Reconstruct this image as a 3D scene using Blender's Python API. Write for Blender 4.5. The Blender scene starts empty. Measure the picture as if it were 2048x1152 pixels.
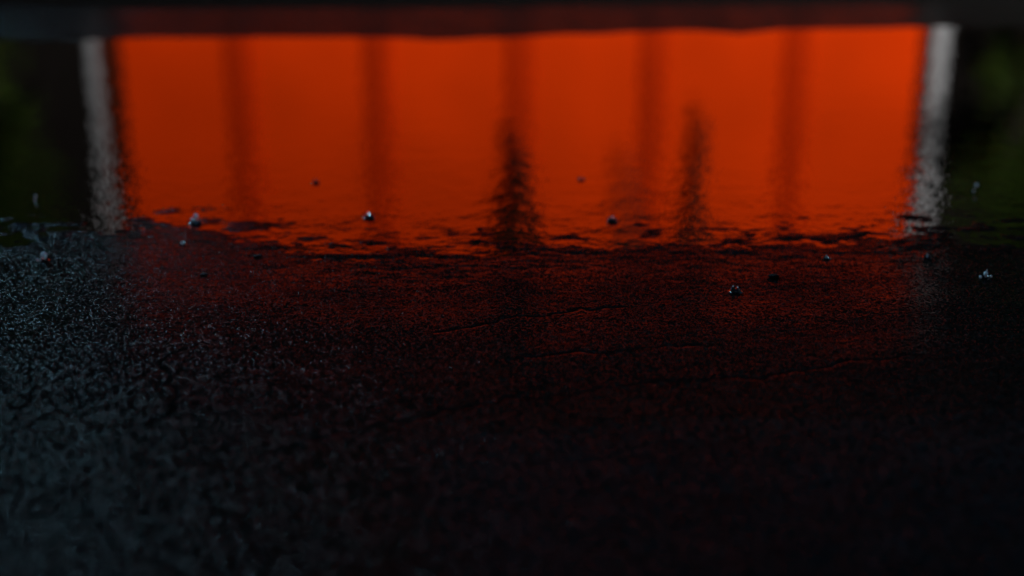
import bpy, bmesh, math, random
import numpy as np
from mathutils import Vector, Matrix

random.seed(7)
rng = np.random.default_rng(7)
S = bpy.context.scene
COL = S.collection

# ------------------------------------------------------------------ camera
CAM_H, PITCH, FPX = 0.40, math.radians(20.6), 2844.4
cam_d = bpy.data.cameras.new("camera")
cam = bpy.data.objects.new("camera", cam_d)
COL.objects.link(cam)
cam.location = (0, 0, CAM_H)
cam.rotation_euler = (math.pi / 2 - PITCH, 0, 0)
cam_d.lens, cam_d.sensor_width = 50.0, 36.0
cam_d.clip_start, cam_d.clip_end = 0.02, 500
cam_d.dof.use_dof = True
cam_d.dof.focus_distance = 1.085
cam_d.dof.aperture_fstop = 2.5
S.camera = cam

# ------------------------------------------------------------------ light: late dusk, a cool low light on the left horizon
SUN_EL, SUN_AZ = math.radians(19), math.radians(-33)      # azimuth from +Y, negative = left
world = bpy.data.worlds.new("World")
S.world = world
world.use_nodes = True
wn = world.node_tree.nodes
bg = wn["Background"]
sky = wn.new("ShaderNodeTexSky")
sky.sky_type = 'NISHITA'
sky.sun_disc = False
sky.sun_elevation = SUN_EL
sky.sun_rotation = SUN_AZ
sky.air_density, sky.dust_density, sky.ozone_density = 1.0, 0.3, 3.0
world.node_tree.links.new(sky.outputs[0], bg.inputs[0])
bg.inputs[1].default_value = 0.04
sun_d = bpy.data.lights.new("sun", 'SUN')
sun_d.energy = 2.1
sun_d.angle = math.radians(8)
sun_d.color = (0.30, 0.74, 1.0)
sun = bpy.data.objects.new("sun", sun_d)
COL.objects.link(sun)
sv = Vector((math.sin(SUN_AZ) * math.cos(SUN_EL), math.cos(SUN_AZ) * math.cos(SUN_EL), math.sin(SUN_EL)))
sun.rotation_euler = sv.to_track_quat('Z', 'Y').to_euler()
sun.location = sv * 20
S.view_settings.view_transform = 'Standard'
S.view_settings.look = 'None'
S.view_settings.exposure = 0.0
S.view_settings.gamma = 1.0
S.cycles.use_denoising = True
S.cycles.sample_clamp_indirect = 4.0
S.cycles.sample_clamp_direct = 8.0
S.cycles.max_bounces = 8
S.cycles.filter_width = 1.5


# ------------------------------------------------------------------ helpers
def px(x, y):
    """Ground point seen at pixel (x, y) of the 2048 x 1152 photograph."""
    ang = PITCH + math.atan((y - 576) / FPX)
    gy = CAM_H / math.tan(ang)
    z = gy * math.cos(PITCH) + CAM_H * math.sin(PITCH)
    return ((x - 1024) / FPX * z, gy)


def tag(o, label=None, cat=None, group=None, kind=None):
    if label: o["label"] = label
    if cat: o["category"] = cat
    if group: o["group"] = group
    if kind: o["kind"] = kind
    return o


def empty(name, loc=(0, 0, 0), rz=0.0):
    o = bpy.data.objects.new(name, None)
    o.location = loc
    o.rotation_euler = (0, 0, rz)
    o.empty_display_size = 0.05
    COL.objects.link(o)
    return o


def link_bm(name, bm, mat, parent=None, smooth=False):
    me = bpy.data.meshes.new(name)
    bm.to_mesh(me)
    bm.free()
    me.materials.append(mat)
    if smooth:
        for p in me.polygons: p.use_smooth = True
    o = bpy.data.objects.new(name, me)
    o.parent = parent
    COL.objects.link(o)
    return o


def box(bm, x0, x1, y0, y1, z0, z1, bev=0.0):
    r = bmesh.ops.create_cube(bm, size=1.0)
    vs = r['verts']
    for v in vs:
        v.co = Vector(((x0 + x1) / 2 + v.co.x * (x1 - x0), (y0 + y1) / 2 + v.co.y * (y1 - y0), (z0 + z1) / 2 + v.co.z * (z1 - z0)))
    if bev:
        es = list({e for v in vs for e in v.link_edges})
        bmesh.ops.bevel(bm, geom=es, offset=bev, segments=2, affect='EDGES', profile=0.6)


def tube(bm, pts, radii, n=10):
    rings = []
    pts = [Vector(p) for p in pts]
    for i, p in enumerate(pts):
        d = (pts[min(i + 1, len(pts) - 1)] - pts[max(i - 1, 0)]).normalized()
        a = d.cross(Vector((0.31, 0.77, 0.55))).normalized()
        b = d.cross(a)
        rings.append([bm.verts.new(p + radii[i] * (math.cos(t) * a + math.sin(t) * b)) for t in [2 * math.pi * k / n for k in range(n)]])
    for r0, r1 in zip(rings, rings[1:]):
        for k in range(n):
            bm.faces.new((r0[k], r0[(k + 1) % n], r1[(k + 1) % n], r1[k]))
    bm.faces.new(rings[0][::-1])
    bm.faces.new(rings[-1])


def hash2(ix, iy, seed):
    h = (ix.astype(np.int64) * 374761393 + iy.astype(np.int64) * 668265263 + seed * 974634777) & 0xFFFFFFFF
    h = ((h ^ (h >> 13)) * 1274126177) & 0xFFFFFFFF
    h = ((h ^ (h >> 16)) * 2246822519) & 0xFFFFFFFF
    return ((h ^ (h >> 15)) & 0xFFFFFF) / float(0x1000000)


def noise(x, y, seed):
    """Value noise, about -1..1."""
    ix, iy = np.floor(x), np.floor(y)
    fx, fy = x - ix, y - iy
    fx = fx * fx * fx * (fx * (fx * 6 - 15) + 10)
    fy = fy * fy * fy * (fy * (fy * 6 - 15) + 10)
    a, b = hash2(ix, iy, seed), hash2(ix + 1, iy, seed)
    c, d = hash2(ix, iy + 1, seed), hash2(ix + 1, iy + 1, seed)
    return ((a * (1 - fx) + b * fx) * (1 - fy) + (c * (1 - fx) + d * fx) * fy) * 2 - 1


def fbm(x, y, freq, octs, seed, gain=0.5):
    s, amp, tot = 0, 1.0, 0.0
    c, q = math.cos(0.6), math.sin(0.6)
    for k in range(octs):
        s = s + amp * noise(x * freq + 17.3 * k, y * freq - 9.1 * k, seed + k)
        tot += amp
        amp *= gain
        freq *= 2.03
        x, y = c * x - q * y, q * x + c * y
    return s / tot


def stones(x, y, size, seed):
    """Dome-like aggregate grains, 0..1."""
    gx, gy = x / size, y / size
    ix, iy = np.floor(gx), np.floor(gy)
    best = np.full(x.shape, 9.0)
    hh = np.zeros(x.shape)
    for dx in (-1, 0, 1):
        for dy in (-1, 0, 1):
            cx, cy = ix + dx, iy + dy
            px_, py_ = cx + hash2(cx, cy, seed), cy + hash2(cx, cy, seed + 5)
            d = (gx - px_) ** 2 + (gy - py_) ** 2
            m = d < best
            best = np.where(m, d, best)
            hh = np.where(m, hash2(cx, cy, seed + 9), hh)
    return np.clip(1 - best * 1.3, 0, 1) * (0.35 + 0.65 * hh)


# ------------------------------------------------------------------ materials
def new_mat(name):
    m = bpy.data.materials.new(name)
    m.use_nodes = True
    return m, m.node_tree.nodes, m.node_tree.links, m.node_tree.nodes["Principled BSDF"]


def plain(name, col, rough, scale=8.0, var=0.12, bump=0.0, bscale=60.0, spec=0.5):
    m, n, l, p = new_mat(name)
    tc = n.new("ShaderNodeTexCoord")
    nz = n.new("ShaderNodeTexNoise")
    nz.inputs["Scale"].default_value = scale
    nz.inputs["Detail"].default_value = 6
    l.new(tc.outputs["Object"], nz.inputs["Vector"])
    rp = n.new("ShaderNodeValToRGB")
    rp.color_ramp.elements[0].position, rp.color_ramp.elements[1].position = 0.3, 0.7
    rp.color_ramp.elements[0].color = (*[c * (1 - var) for c in col], 1)
    rp.color_ramp.elements[1].color = (*[min(1, c * (1 + var)) for c in col], 1)
    l.new(nz.outputs["Fac"], rp.inputs["Fac"])
    l.new(rp.outputs["Color"], p.inputs["Base Color"])
    p.inputs["Roughness"].default_value = rough
    p.inputs["Specular IOR Level"].default_value = spec
    if bump:
        b2 = n.new("ShaderNodeTexNoise")
        b2.inputs["Scale"].default_value = bscale
        b2.inputs["Detail"].default_value = 5
        l.new(tc.outputs["Object"], b2.inputs["Vector"])
        bp = n.new("ShaderNodeBump")
        bp.inputs["Strength"].default_value = bump
        bp.inputs["Distance"].default_value = 0.01
        l.new(b2.outputs["Fac"], bp.inputs["Height"])
        l.new(bp.outputs["Normal"], p.inputs["Normal"])
    return m


def asphalt_material():
    m, n, l, p = new_mat("wet_asphalt")

    def node(kind, **kw):
        q = n.new(kind)
        for k, v in kw.items():
            if hasattr(q, k): setattr(q, k, v)
            else: q.inputs[k.replace("_", " ")].default_value = v
        return q

    def ramp_range(src, f0, f1, t0, t1, smooth=False):
        q = n.new("ShaderNodeMapRange")
        if smooth: q.interpolation_type = 'SMOOTHSTEP'
        for i, v in zip(("From Min", "From Max", "To Min", "To Max"), (f0, f1, t0, t1)):
            q.inputs[i].default_value = v
        l.new(src, q.inputs["Value"])
        return q.outputs["Result"]

    def math_(op, a, b, c=None):
        q = n.new("ShaderNodeMath")
        q.operation = op
        for i, v in enumerate((a, b, c)):
            if v is None: continue
            if isinstance(v, (int, float)): q.inputs[i].default_value = v
            else: l.new(v, q.inputs[i])
        return q.outputs[0]

    tc = n.new("ShaderNodeTexCoord").outputs["Object"]
    grain = node("ShaderNodeTexVoronoi", Scale=500.0)
    edge = node("ShaderNodeTexVoronoi", feature='DISTANCE_TO_EDGE', Scale=500.0)
    fine = node("ShaderNodeTexNoise", Scale=800.0, Detail=3.0, Roughness=0.6)
    broad = node("ShaderNodeTexNoise", Scale=14.0, Detail=5.0)
    beads = node("ShaderNodeTexVoronoi", Scale=740.0)
    for q in (grain, beads, edge, fine, broad): l.new(tc, q.inputs["Vector"])
    sep = n.new("ShaderNodeSeparateColor")
    l.new(grain.outputs["Color"], sep.inputs["Color"])
    # stones differ in tone, black bitumen gaps also stand in for shade between grains
    rp = n.new("ShaderNodeValToRGB")
    e = rp.color_ramp.elements
    e[0].position, e[0].color = 0.0, (0.002, 0.002, 0.002, 1)
    e[1].position, e[1].color = 1.0, (0.017, 0.0165, 0.016, 1)
    mid = e.new(0.75)
    mid.color = (0.0060, 0.0060, 0.0060, 1)
    l.new(sep.outputs["Red"], rp.inputs["Fac"])
    top = ramp_range(edge.outputs["Distance"], 0.02, 0.14, 0.0, 1.0, True)
    mc = n.new("ShaderNodeMix")
    mc.data_type = 'RGBA'
    l.new(top, mc.inputs[0])
    mc.inputs[6].default_value = (0.0015, 0.0015, 0.0015, 1)
    l.new(rp.outputs["Color"], mc.inputs[7])
    l.new(mc.outputs[2], p.inputs["Base Color"])
    p.inputs["Roughness"].default_value = 0.6
    p.inputs["Specular IOR Level"].default_value = 0.0
    # relief: fine grit and a few beads of rain that glint
    dome = ramp_range(grain.outputs["Distance"], 0.0, 0.5, 1.0, 0.0, True)
    sep2 = n.new("ShaderNodeSeparateColor")
    l.new(beads.outputs["Color"], sep2.inputs["Color"])
    drop = ramp_range(beads.outputs["Distance"], 0.03, 0.42, 1.0, 0.0)
    bead = math_('MULTIPLY', drop, math_('MULTIPLY', math_('GREATER_THAN', sep2.outputs["Green"], 0.62), ramp_range(sep2.outputs["Green"], 0.62, 1.0, 0.46, 1.25)))
    h = math_('MULTIPLY_ADD', fine.outputs["Fac"], 0.036, math_('MULTIPLY_ADD', bead, 0.68, math_('MULTIPLY', dome, 0.048)))
    bp = n.new("ShaderNodeBump")
    bp.inputs["Strength"].default_value = 1.0
    bp.inputs["Distance"].default_value = 0.0004
    l.new(h, bp.inputs["Height"])
    l.new(bp.outputs["Normal"], p.inputs["Normal"])
    # film of rain water: thick on some stones, missing on others
    film = math_('MULTIPLY', top, ramp_range(sep.outputs["Blue"], 0.15, 1.0, 0.03, 0.57))
    film = math_('MULTIPLY', film, ramp_range(broad.outputs["Fac"], 0.35, 0.65, 0.65, 1.0))
    film = math_('MINIMUM', math_('MAXIMUM', film, math_('MULTIPLY', bead, 3.0)), 0.65)
    cr = n.new("ShaderNodeAttribute")
    cr.attribute_name = "crack"
    film = math_('MULTIPLY', film, math_('SUBTRACT', 1.0, cr.outputs["Fac"]))   # cracks hold no film
    l.new(film, p.inputs["Coat Weight"])
    p.inputs["Coat IOR"].default_value = 1.33
    l.new(math_('MULTIPLY_ADD', math_('GREATER_THAN', bead, 0.03), 0.15, 0.095), p.inputs["Coat Roughness"])   # beads are pitted by the rain
    l.new(bp.outputs["Normal"], p.inputs["Coat Normal"])
    return m


def water_material(name, ripple):
    m, n, l, p = new_mat(name)
    n.remove(p)
    out = n["Material Output"]
    fr = n.new("ShaderNodeFresnel")
    fr.inputs["IOR"].default_value = 1.33
    gl = n.new("ShaderNodeBsdfGlossy")
    gl.inputs["Roughness"].default_value = 0.015
    # dark turbid water: all that leaves it is the mirrored light, weighted by Fresnel
    l.new(fr.outputs[0], gl.inputs["Color"])
    l.new(gl.outputs[0], out.inputs["Surface"])
    if ripple:
        tc = n.new("ShaderNodeTexCoord")
        a = n.new("ShaderNodeTexNoise")
        a.inputs["Scale"].default_value = 26
        a.inputs["Detail"].default_value = 2
        l.new(tc.outputs["Object"], a.inputs["Vector"])
        b = n.new("ShaderNodeTexNoise")
        b.inputs["Scale"].default_value = 120
        b.inputs["Detail"].default_value = 3
        l.new(tc.outputs["Object"], b.inputs["Vector"])
        mm = n.new("ShaderNodeMath")
        mm.operation = 'MULTIPLY_ADD'
        l.new(b.outputs["Fac"], mm.inputs[0])
        mm.inputs[1].default_value = 0.32
        l.new(a.outputs["Fac"], mm.inputs[2])
        bp = n.new("ShaderNodeBump")
        bp.inputs["Distance"].default_value = ripple
        sx = n.new("ShaderNodeSeparateXYZ")
        l.new(tc.outputs["Object"], sx.inputs[0])
        mr = n.new("ShaderNodeMapRange")
        for i_, v_ in zip(("From Min", "From Max", "To Min", "To Max"), (1.2, 1.55, 1.0, 0.3)):
            mr.inputs[i_].default_value = v_
        l.new(sx.outputs["Y"], mr.inputs["Value"])
        l.new(mr.outputs["Result"], bp.inputs["Strength"])
        l.new(mm.outputs[0], bp.inputs["Height"])
        l.new(bp.outputs["Normal"], gl.inputs["Normal"])
        l.new(bp.outputs["Normal"], fr.inputs["Normal"])
    return m


M_ASPHALT = asphalt_material()
M_WATER = water_material("puddle_water", 0.0007)
M_SPLASH = water_material("splash_water", 0)
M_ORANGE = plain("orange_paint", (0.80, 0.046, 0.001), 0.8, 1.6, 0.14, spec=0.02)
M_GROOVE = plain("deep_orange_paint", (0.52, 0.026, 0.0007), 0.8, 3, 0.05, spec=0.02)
M_POST = plain("grey_white_paint", (0.27, 0.275, 0.285), 0.5, 6, 0.08)
M_WALL = plain("dark_brick", (0.010, 0.008, 0.007), 0.9, 20, 0.3, 0.4, spec=0.05)
M_ROOF = plain("dark_slate", (0.03, 0.03, 0.033), 0.6, 20, 0.3, 0.4)
M_KERB = plain("dark_wet_stone", (0.004, 0.004, 0.004), 0.9, 40, 0.3, 0.6, 200, spec=0.05)
M_LEAF = plain("leaf_green", (0.040, 0.075, 0.010), 0.6, 5, 0.45, spec=0.1)
M_LEAFDARK = plain("leaf_dark", (0.010, 0.013, 0.006), 0.7, 5, 0.4, spec=0.05)
M_BARK = plain("bark", (0.03, 0.022, 0.015), 0.85, 30, 0.3, 0.5)
M_METAL = plain("dark_metal", (0.03, 0.03, 0.032), 0.4, 30, 0.1)
M_RUBBER = plain("brown_seal", (0.07, 0.010, 0.003), 0.8, 30, 0.1, spec=0.05)

# drops of milky, aerated water: pale and mostly opaque
M_DROP, _n, _l, _p = new_mat("drop_water")
_p.inputs["Base Color"].default_value = (0.9, 0.93, 0.95, 1)
_p.inputs["Roughness"].default_value = 0.12
_p.inputs["IOR"].default_value = 1.33
_p.inputs["Transmission Weight"].default_value = 0.3

# ------------------------------------------------------------------ ground: one sheet of asphalt with a shallow hollow for the puddle
near_px = [(-900, 470), (-300, 478), (0, 478), (100, 478), (200, 466), (260, 448), (330, 444), (430, 452), (520, 472), (620, 494), (700, 512),
           (800, 518), (900, 512), (1000, 502), (1100, 498), (1200, 488), (1350, 486), (1500, 488), (1700, 480), (1850, 470),
           (1950, 478), (2048, 480), (2300, 480), (2900, 470)]
far_px = [(-600, 84), (0, 80), (300, 76), (700, 74), (880, 76), (1000, 74), (1080, 72), (1130, 68), (1400, 61), (1480, 69), (1560, 59),
          (1700, 58), (1900, 53), (2048, 51), (2600, 46)]
NEAR = np.array([px(*p) for p in near_px])
FAR = np.array([px(*p) for p in far_px])
KL, KR = px(0, 15), px(2048, 0)                      # line of the low kerb


def kerb_y(x):
    return KL[1] + (KR[1] - KL[1]) * (x - KL[0]) / (KR[0] - KL[0])


def axis(parts):
    a = [np.arange(s, e, st) for s, e, st in parts]
    return np.unique(np.round(np.concatenate(a), 5))


geo = lambda a, b, k: np.geomspace(a, b, k)
xs = np.unique(np.concatenate([-geo(1.75, 80, 26), axis([(-1.75, -1.0, 0.012), (-1.0, -0.56, 0.004), (-0.56, 0.56, 0.0013), (0.56, 1.0, 0.004), (1.0, 1.75, 0.012)]), geo(1.75, 80, 26)]))
ys = np.unique(np.concatenate([-geo(0.4, 60, 22), axis([(-0.4, 0.5, 0.02), (0.5, 0.75, 0.004), (0.75, 1.45, 0.0016), (1.45, 2.5, 0.004), (2.5, 3.0, 0.02)]), geo(3.0, 90, 30)]))
X, Y = np.meshgrid(xs, ys)
nx, ny = len(xs), len(ys)
# shoreline with a ragged edge
Yn = np.interp(X, NEAR[:, 0], NEAR[:, 1])
Yf = np.interp(X, FAR[:, 0], FAR[:, 1])
inside_n = Y - Yn
inside_f = (Yf - Y)
inside_s = 1.75 - np.abs(X)
sn = np.where(inside_n > 0, np.minimum(0.010 * inside_n, 0.004), np.maximum(0.022 * inside_n, -0.008))
sf = np.where(inside_f > 0, np.minimum(0.03 * inside_f, 0.005), np.maximum(0.05 * inside_f, -0.010))
ss = np.clip(0.03 * inside_s, -0.010, 0.005)
Z = -np.minimum(np.minimum(sn, sf), ss)
SHORE = np.exp(-((inside_n - 0.03) / 0.07) ** 2)
fade = np.clip(1 - (np.maximum(np.abs(X) - 1.7, 0) + np.maximum(np.abs(Y - 1.3) - 1.7, 0)) / 1.5, 0.0, 1)
Z += fade * (0.0005 * fbm(X, Y, 9, 2, 11) + (0.00008 + 0.0020 * SHORE) * fbm(X * 0.65, Y * 1.3, 62, 4, 31, 0.6))
core = (np.abs(X) < 1.0) & (Y > 0.5) & (Y < 2.5)
st = np.zeros_like(Z)
st[core] = stones(X[core], Y[core], 0.0036, 71)
Z += 0.00008 * st
Z += 0.03 * np.clip((np.hypot(X, Y - 1) - 4) / 40, 0, 1) * fbm(X, Y, 0.15, 2, 3)
# cracks
CRACK = np.zeros_like(Z)
cracks = [([(560, 920), (700, 880), (830, 856), (930, 838), (1030, 815), (1130, 806), (1240, 792), (1330, 780), (1400, 776), (1530, 774), (1570, 762), (1640, 745), (1740, 736), (1860, 726)], 0.0011, 0.0007),
          ([(880, 672), (960, 655), (1030, 640), (1090, 638), (1160, 628), (1260, 622)], 0.0010, 0.0007),
          ([(365, 716), (335, 730), (325, 748), (352, 800), (340, 840), (280, 890)], 0.0010, 0.0005),
          ([(1010, 735), (1130, 716), (1230, 718), (1420, 700)], 0.0010, 0.0007)]
for line, w, dep in cracks:
    pts = []
    g = [px(*p) for p in line]
    for (x0, y0), (x1, y1) in zip(g, g[1:]):
        k = max(2, int(math.hypot(x1 - x0, y1 - y0) / 0.006))
        for i in range(k):
            t = i / k
            pts.append((x0 + (x1 - x0) * t, y0 + (y1 - y0) * t))
    pts = np.array(pts)
    pts += np.stack([0.008 * fbm(pts[:, 0], pts[:, 1], 60, 3, 5, .7), 0.010 * fbm(pts[:, 0], pts[:, 1], 60, 3, 6, .7)], 1)
    x0, x1, y0, y1 = pts[:, 0].min() - .02, pts[:, 0].max() + .02, pts[:, 1].min() - .02, pts[:, 1].max() + .02
    m = (X > x0) & (X < x1) & (Y > y0) & (Y < y1)
    mx_, my_ = X[m], Y[m]
    dmin = np.full(mx_.shape, 9.0)
    for (ax, ay), (bx, by) in zip(pts, pts[1:]):
        dx, dy = bx - ax, by - ay
        t = np.clip(((mx_ - ax) * dx + (my_ - ay) * dy) / (dx * dx + dy * dy + 1e-12), 0, 1)
        dmin = np.minimum(dmin, np.hypot(mx_ - ax - t * dx, my_ - ay - t * dy))
    CRACK[m] = np.maximum(CRACK[m], np.exp(-(dmin / (w * 2.0)) ** 4))
    wv = w * (1 + 0.5 * noise(mx_ * 60, my_ * 60, 8))
    Z[m] -= dep * np.clip(0.55 + 1.1 * fbm(mx_, my_, 25, 2, 77), 0, 1.2) * np.exp(-(dmin / wv) ** 2)

co = np.stack([X, Y, Z], -1).reshape(-1, 3).astype(np.float32)
idx = np.arange(nx * ny).reshape(ny, nx)
quads = np.stack([idx[:-1, :-1], idx[:-1, 1:], idx[1:, 1:], idx[1:, :-1]], -1).reshape(-1, 4).astype(np.int32)
me = bpy.data.meshes.new("ground")
me.vertices.add(len(co))
me.vertices.foreach_set("co", co.ravel())
me.loops.add(quads.size)
me.loops.foreach_set("vertex_index", quads.ravel())
me.polygons.add(len(quads))
me.polygons.foreach_set("loop_start", np.arange(0, quads.size, 4, dtype=np.int32))
me.polygons.foreach_set("use_smooth", np.ones(len(quads), dtype=bool))
me.update(calc_edges=True)
CRACK = np.maximum(CRACK, 0.35 * ((inside_f < 0.02) & (Y < 2.8)))     # the strip by the kerb has drained
at = me.attributes.new("crack", 'FLOAT', 'POINT')
at.data.foreach_set("value", CRACK.ravel().astype(np.float32))
me.materials.append(M_ASPHALT)
ground = bpy.data.objects.new("ground", me)
COL.objects.link(ground)
tag(ground, "dark wet cracked asphalt sloping into the puddle", "ground", kind="structure")

# puddle: a level sheet of water lying in the hollow, its rim runs out under the asphalt
bm = bmesh.new()
ring = []
for x in np.linspace(-1.8, 1.8, 61):
    ring.append((x, float(np.interp(x, NEAR[:, 0], NEAR[:, 1])) - 0.13))
for x in np.linspace(1.8, -1.8, 61):
    ring.append((x, min(float(np.interp(x, FAR[:, 0], FAR[:, 1])) + 0.10, kerb_y(x) - 0.02)))
bm.faces.new([bm.verts.new((x, y, 0.0)) for x, y in ring])
puddle = link_bm("puddle", bm, M_WATER)
tag(puddle, "rain puddle mirroring the orange garage door and its grey posts", "puddle", kind="structure")

# low kerb at the far side of the puddle
bm = bmesh.new()
for i in range(-5, 5):
    x0, x1 = i * 0.9 + 0.4, i * 0.9 + 1.296
    r0 = len(bm.verts)
    box(bm, x0, x1, 0, 0.14, -0.06, 0.034, 0.006)
    bm.verts.ensure_lookup_table()
    for v in list(bm.verts)[r0:]:
        v.co.y += kerb_y(v.co.x)
kerb = link_bm("kerb", bm, M_KERB)
tag(kerb, "low dark kerb edging the far side of the puddle", "kerb", kind="structure")

# ------------------------------------------------------------------ garage across the forecourt (seen mirrored in the puddle)
D = 7.0
ZD = lambda H: D * math.cos(PITCH) + (CAM_H + H) * math.sin(PITCH)


def dx(x, y):
    """x on the garage front of what the puddle mirrors at pixel (x, y)."""
    drop = D * math.tan(PITCH + math.atan((y - 576) / FPX))
    return (x - 1024) / FPX * (D * math.cos(PITCH) + drop * math.sin(PITCH))


TOP = 2.09
XL, XR = dx(184, 90), dx(1876, 90)
PL, PR = dx(164, 90), dx(1905, 90)
garage = tag(empty("garage", (0, D, 0)), "dark garage with a wide orange door between grey posts, mirrored in the puddle", "garage")
bm = bmesh.new()
box(bm, PL - 0.9, PL - 0.002, 0.04, 2.0, 0, 2.75)
box(bm, PR + 0.002, PR + 1.6, 0.04, 2.0, 0, 2.75)
box(bm, PL, PR, 0.05, 2.0, TOP + 0.15, 2.748)
box(bm, PL, PR, 1.8, 1.99, 0, TOP + 0.148)
link_bm("wall", bm, M_WALL, garage)
bm = bmesh.new()
box(bm, PL - 1.1, PR + 1.8, -0.25, 2.2, 2.752, 2.9, 0.02)
link_bm("roof", bm, M_ROOF, garage)
for a, b in ((PL, XL), (XR, PR)):
    bm = bmesh.new()
    box(bm, a, b, 0.06, 0.20, 0, TOP + 0.0, 0.006)
    p = link_bm("door_post", bm, M_POST, garage)
bm = bmesh.new()
box(bm, PL, PR, -0.02, 0.16, TOP + 0.003, TOP + 0.147, 0.008)
link_bm("lintel", bm, M_WALL, garage)
door = None
bm = bmesh.new()
box(bm, XL + 0.112, XR - 0.062, 0.09, 0.13, 0.02, TOP - 0.03, 0.003)
door = link_bm("garage_door", bm, M_ORANGE, garage)
for a, b in ((XL, XL + 0.110), (XR - 0.060, XR)):
    bm = bmesh.new()
    box(bm, a + 0.001, b, 0.085, 0.14, 0.0, TOP - 0.005, 0.003)
    link_bm("seal", bm, M_RUBBER, door)
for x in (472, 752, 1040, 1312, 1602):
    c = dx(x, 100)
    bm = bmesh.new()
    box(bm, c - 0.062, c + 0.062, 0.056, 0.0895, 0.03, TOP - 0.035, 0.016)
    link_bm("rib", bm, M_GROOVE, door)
bm = bmesh.new()
c = dx(1170, 100)
box(bm, c - 0.06, c + 0.06, 0.035, 0.0895, 0.40, 0.44, 0.01)
link_bm("handle", bm, M_METAL, door)


# ------------------------------------------------------------------ plants
def leaves(bm, pts, size, spread=1.0):
    for p in pts:
        p = Vector(p)
        L = size * random.uniform(0.6, 1.3)
        W = L * random.uniform(0.35, 0.55)
        rot = Matrix.Rotation(random.uniform(0, 6.28), 3, 'Z') @ Matrix.Rotation(random.uniform(-1.1, 1.1) * spread, 3, 'X') @ Matrix.Rotation(random.uniform(-0.8, 0.8), 3, 'Y')
        q = [(0, 0, 0), (W / 2, L * .45, L * .06), (0, L, -L * .05), (-W / 2, L * .45, L * .06)]
        v = [bm.verts.new(p + rot @ Vector(c)) for c in q]
        bm.faces.new((v[0], v[1], v[2]))
        bm.faces.new((v[0], v[2], v[3]))


def shrub(x, y, h, w, nl, label, mat=None):
    root = tag(empty("shrub", (x, y, 0)), label, "shrub", "shrubs beside the garage door")
    bm = bmesh.new()
    pts = []
    lumps = [(random.uniform(-.5, .5) * w, random.uniform(-.35, .35) * w, random.uniform(.15, .92) * h, random.uniform(.14, .3) * w) for _ in range(18)]
    for _ in range(nl):
        a = random.choice(lumps)
        d = Vector((random.gauss(0, 1), random.gauss(0, 1), random.gauss(0, 1))).normalized() * a[3] * random.uniform(.5, 1.1)
        z = max(0.03, a[2] + d.z)
        pts.append((a[0] + d.x, a[1] + d.y, z))
    leaves(bm, pts, 0.085)
    link_bm("foliage", bm, mat or M_LEAF, root)
    bm = bmesh.new()
    for k in range(5):
        lx, ly, lz, _ = lumps[k]
        tube(bm, [(0.03 * k - .06, 0, -0.03), (lx * .4, ly * .4, lz * .5), (lx, ly, lz)], [0.03, 0.018, 0.006], 6)
    link_bm("stem", bm, M_BARK, root)
    return root


shrub(PL - 0.50, D - 0.35, 2.2, 0.8, 2600, "bushy dark green shrub left of the garage door, nearest its left post")
shrub(PR + 0.52, D - 0.35, 2.3, 0.8, 2600, "green leafy shrub to the right of the right grey post")
shrub(PR + 1.9, D - 0.6, 2.3, 1.1, 2600, "tall dark shrub at the far right of the garage front")


def shade_tree(x, y, h, label):
    root = tag(empty("shade_tree", (x, y, 0)), label, "shade_tree")
    bm = bmesh.new()
    tube(bm, [(0, 0, -.1), (.03, .02, h * .2), (-.02, .05, h * .45), (.05, 0, h * .8)], [.19, .15, .11, .04], 10)
    ends = []
    for k in range(16):
        a, t = random.uniform(0, 6.28), random.uniform(.3, .75)
        R = random.uniform(.9, 1.75)
        e = (R * math.cos(a), R * math.sin(a), h * t + random.uniform(.3, 1.0))
        tube(bm, [(0, .02, h * t), (e[0] * .5, e[1] * .5, h * t + .35), e], [.06, .035, .01], 6)
        ends.append(e)
    link_bm("trunk", bm, M_BARK, root)
    bm = bmesh.new()
    pts = []
    lumps = [(e, random.uniform(.45, .8)) for e in ends] + [((random.uniform(-.9, .9), random.uniform(-.9, .9), h * random.uniform(.5, .97)), random.uniform(.5, .8)) for _ in range(14)]
    for _ in range(15000):
        c, R = random.choice(lumps)
        d = Vector((random.gauss(0, 1), random.gauss(0, 1), random.gauss(0, 1))).normalized() * R * random.uniform(.3, 1.08)
        pts.append(Vector(c) + d)
    leaves(bm, pts, 0.14)
    link_bm("crown", bm, M_LEAF, root)


SHADE_TREE = (-1.9, 9.9)  # added out of view; its crown keeps the low sun off the asphalt
shade_tree(SHADE_TREE[0], SHADE_TREE[1], 6.6, "unseen tall leafy crown added behind the garage to block the low sun")


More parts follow.
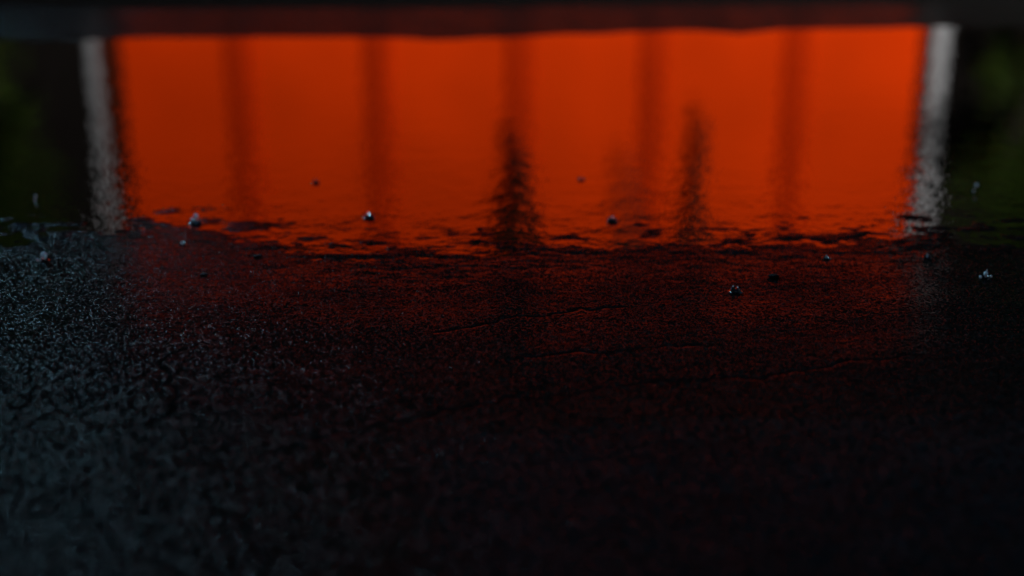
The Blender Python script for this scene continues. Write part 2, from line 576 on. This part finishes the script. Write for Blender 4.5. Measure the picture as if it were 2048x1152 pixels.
def vine(outline, nl, label):
    """Plant trailing from the roof edge in front of the door. outline: (x, y, width) where the puddle mirrors it."""
    yv = D - 0.06
    prof = []
    for (qx, qy, w) in outline:
        prof.append((D * math.tan(PITCH + math.atan((qy - 576) / FPX)) - CAM_H, dx(qx, qy), w * 0.0025))
    prof.sort(reverse=True)                              # from the roof down
    prof.insert(0, (2.752, prof[0][1], prof[0][2]))
    xv = prof[0][1]
    root = tag(empty("hanging_vine", (xv, yv, 2.752)), label, "hanging plant", "vines hanging before the garage door")
    zs = [p[0] for p in prof][::-1]
    xc = [p[1] - xv for p in prof][::-1]
    ws = [p[2] for p in prof][::-1]
    bm = bmesh.new()
    pts = []
    while len(pts) < nl:
        z = random.uniform(zs[0], zs[-1])
        w = float(np.interp(z, zs, ws))
        if random.random() > w / max(ws) + 0.12: continue
        pts.append((float(np.interp(z, zs, xc)) + random.gauss(0, .30) * w, random.gauss(0, .015), z - 2.752))
    leaves(bm, pts, 0.045, 1.3)
    link_bm("foliage", bm, M_LEAFDARK, root)
    bm = bmesh.new()
    for k in range(3):
        o = (k - 1) * .25
        tube(bm, [(x + o * w, .004 * k, z - 2.752) for z, x, w in zip(zs[::-1], xc[::-1], ws[::-1])], [.008 - .006 * i / len(zs) for i in range(len(zs))], 6)
    link_bm("stem", bm, M_BARK, root)
    return root


vine([(1028, 265, 5), (1034, 300, 10), (1046, 325, 20), (1046, 350, 32), (1040, 400, 46), (1034, 440, 66), (1030, 490, 96)], 1500,
     "thick dark vine hanging before the middle rib of the orange door")
vine([(1406, 235, 8), (1404, 290, 17), (1398, 330, 22), (1394, 380, 26), (1390, 430, 30), (1388, 480, 38)], 620,
     "slim dark vine hanging before the right half of the orange door")
vine([(1258, 310, 40), (1256, 380, 60), (1262, 440, 70), (1266, 490, 84)], 120, "sparse short vine hanging between the other two vines")

# ------------------------------------------------------------------ floodlight that lights the door
FL = Vector((3.0, 0.2, 2.9))
fl = tag(empty("floodlight", (FL.x, FL.y, 0)), "floodlight on a slim dark pole aimed at the orange garage door", "floodlight")
bm = bmesh.new()
tube(bm, [(0, 0, -0.05), (0, 0, 2.48)], [0.035, 0.03], 12)
link_bm("pole", bm, M_METAL, fl, True)
aim = Vector((-0.30, D, 1.30))
dv = (aim - FL).normalized()
rotq = dv.to_track_quat('-Z', 'Y')
bm = bmesh.new()
box(bm, -0.14, 0.14, -0.10, 0.10, 0.02, 0.10, 0.012)
bmesh.ops.transform(bm, matrix=Matrix.Translation((0, 0, FL.z)) @ rotq.to_matrix().to_4x4(), verts=bm.verts)
link_bm("lamp_housing", bm, M_METAL, fl)
mg, n_, l_, p_ = new_mat("lamp_glass")
p_.inputs["Emission Color"].default_value = (1, 0.97, 0.93, 1)
p_.inputs["Emission Strength"].default_value = 6
bm = bmesh.new()
box(bm, -0.12, 0.12, -0.08, 0.08, 0.004, 0.018)
bmesh.ops.transform(bm, matrix=Matrix.Translation((0, 0, FL.z)) @ rotq.to_matrix().to_4x4(), verts=bm.verts)
link_bm("lamp_lens", bm, mg, fl)
sp = bpy.data.lights.new("floodlight_beam", 'SPOT')
sp.energy = 4450
sp.color = (1.0, 0.97, 0.94)
sp.spot_size = math.radians(96)
sp.spot_blend = 1.0
sp.shadow_soft_size = 0.1
spo = bpy.data.objects.new("floodlight_beam", sp)
COL.objects.link(spo)
spo.parent = fl
spo.location = Vector((0, 0, FL.z)) - dv * 0.0 + dv * 0.03
spo.rotation_euler = rotq.to_euler()


# ------------------------------------------------------------------ rain drops hitting the water and the road
def ground_z(x, y):
    i = min(max(int(np.searchsorted(xs, x)), 1), nx - 1)
    j = min(max(int(np.searchsorted(ys, y)), 1), ny - 1)
    return float(Z[j - 1:j + 1, i - 1:i + 1].max())


def sphere(bm, c, r, sz=1.0):
    m = Matrix.Translation(c) @ Matrix.Diagonal((r, r, r * sz, 1))
    bmesh.ops.create_uvsphere(bm, u_segments=12, v_segments=8, radius=1.0, matrix=m)


def crown_bm(bm, r, h, spikes, lean=0.35, z=0.0):
    n = spikes * 6
    prof = [(1.9, 0.0), (1.45, 0.10), (1.15, 0.45), (1.0 + lean, 1.0), (0.98, 0.5), (0.8, 0.04), (0.3, -0.04)]
    rings = []
    ph = random.uniform(0, 6)
    amp = [random.uniform(0.5, 1.3) for _ in range(spikes)]
    for pr, pz in prof:
        ring = []
        for k in range(n):
            t = 2 * math.pi * k / n
            s = amp[(k // 6) % spikes] * (0.5 + 0.5 * math.cos(spikes * t)) ** 1.5
            zz = h * pz * (0.45 + 0.75 * s) if pz > 0.05 else h * pz
            rr = r * pr * (1 + 0.06 * math.sin(3 * t + ph))
            ring.append(bm.verts.new((rr * math.cos(t), rr * math.sin(t), z + zz + 0.0002)))
        rings.append(ring)
    for a, b in zip(rings, rings[1:]):
        for k in range(n):
            bm.faces.new((a[k], a[(k + 1) % n], b[(k + 1) % n], b[k]))
    bm.faces.new(rings[-1])


def splash(pxx, pxy, r, h, spikes, jet, drops, label, group="rain splashes on the puddle", on_water=True):
    r, h, jet = r * 0.85, h * 0.85, jet * 0.85
    drops = [(a * 0.85, b * 0.85, c * 0.82) for a, b, c in drops]
    x, y = px(pxx, pxy)
    z = 0.0 if on_water else ground_z(x, y)
    root = tag(empty("raindrop_splash", (x, y, z)), label, "splash", group)
    if spikes:
        bm = bmesh.new()
        crown_bm(bm, r, h, spikes)
        link_bm("crown", bm, M_SPLASH, root, True)
    if jet:
        bm = bmesh.new()
        tube(bm, [(0, 0, 0), (0, 0, jet * .45), (jet * .05, 0, jet * .8), (jet * .08, 0, jet)], [r * .35, r * .16, r * .12, r * .03], 10)
        link_bm("jet", bm, M_DROP, root, True)
    for (dxx, dzz, rr) in drops:
        bm = bmesh.new()
        sphere(bm, (dxx, random.uniform(-.002, .002), dzz), rr, 1.1)
        link_bm("droplet", bm, M_DROP, root, True)
    return root


splash(392, 447, 0.0045, 0.004, 7, 0.011, [(0.001, 0.009, 0.0026), (-0.0040, 0.0035, 0.0022)], "bright splash with a tall jet at the left end of the orange reflection")
splash(738, 436, 0.0042, 0.0032, 8, 0, [(-0.001, 0.006, 0.0008)], "round dark splash crater left of the middle of the puddle")
splash(1224, 443, 0.0038, 0.0032, 7, 0, [(0.0005, 0.0055, 0.0010)], "dark splash crater between the two dark vine reflections")
splash(632, 366, 0.0026, 0.0028, 7, 0, [], "small faint splash far out in the orange reflection")
splash(1162, 360, 0.0028, 0.0020, 7, 0, [], "faint splash ring in the middle of the orange reflection")
splash(1952, 384, 0.0040, 0.003, 0, 0, [(0.0, 0.008, 0.0021), (-0.002, 0.0012, 0.0012)], "pale drop above the dark water right of the right grey post")
splash(70, 402, 0.0030, 0.0035, 0, 0.005, [(0.0015, 0.006, 0.0014)], "small pale splash on the dark water at the far left")
G2 = "rain splashes on the wet asphalt"
splash(90, 525, 0.0026, 0.0022, 5, 0.010, [(-0.0005, 0.0050, 0.0035), (-0.0066, 0.0012, 0.0016), (-0.0040, 0.0010, 0.0012)], "pale round splash on the bluish sparkling asphalt at the far left", G2, False)
splash(1970, 560, 0.0026, 0.0020, 5, 0.009, [(0.0, 0.004, 0.0022), (-0.005, 0.0010, 0.0014), (0.005, 0.0016, 0.0011)], "pale splash with a jet on the asphalt at the right", G2, False)
splash(1470, 590, 0.0036, 0.0028, 6, 0, [(-.002, .005, .0007), (.002, .0048, .0007)], "dark splash crown on the reddish asphalt right of the middle", G2, False)
splash(1652, 520, 0.0026, 0.0022, 5, 0.004, [], "tiny pale splash on the asphalt right of the dark crown splash", G2, False)
splash(1854, 518, 0.0026, 0.0022, 5, 0.004, [], "tiny pale splash on the asphalt below the right post reflection", G2, False)
splash(366, 492, 0.0022, 0.0018, 5, 0, [(0, 0.0028, 0.0013)], "tiny bright drop on the asphalt below the bright jet splash", G2, False)


def pebble(pxx, pxy, r, label):
    x, y = px(pxx, pxy)
    bm = bmesh.new()
    bmesh.ops.create_icosphere(bm, subdivisions=3, radius=1.0)
    s = random.uniform(0, 50)
    for v in bm.verts:
        k = 1 + 0.22 * float(noise(np.array([v.co.x * 1.3 + s]), np.array([v.co.y * 1.3 + v.co.z]), 3)[0])
        v.co = Vector((v.co.x * r * k, v.co.y * r * .8 * k, v.co.z * r * .32 * k))
    o = link_bm("pebble", bm, M_KERB, None, True)
    o.location = (x, y, ground_z(x, y) + r * .25)
    return tag(o, label, "pebble", "pebbles on the wet asphalt")


pebble(1545, 560, 0.0050, "flat dark pebble on the reddish asphalt, just above the dark crown splash")
pebble(517, 516, 0.0040, "small dark pebble by the left part of the puddle edge")
pebble(408, 556, 0.0032, "small dark pebble on the asphalt below the left end of the puddle")
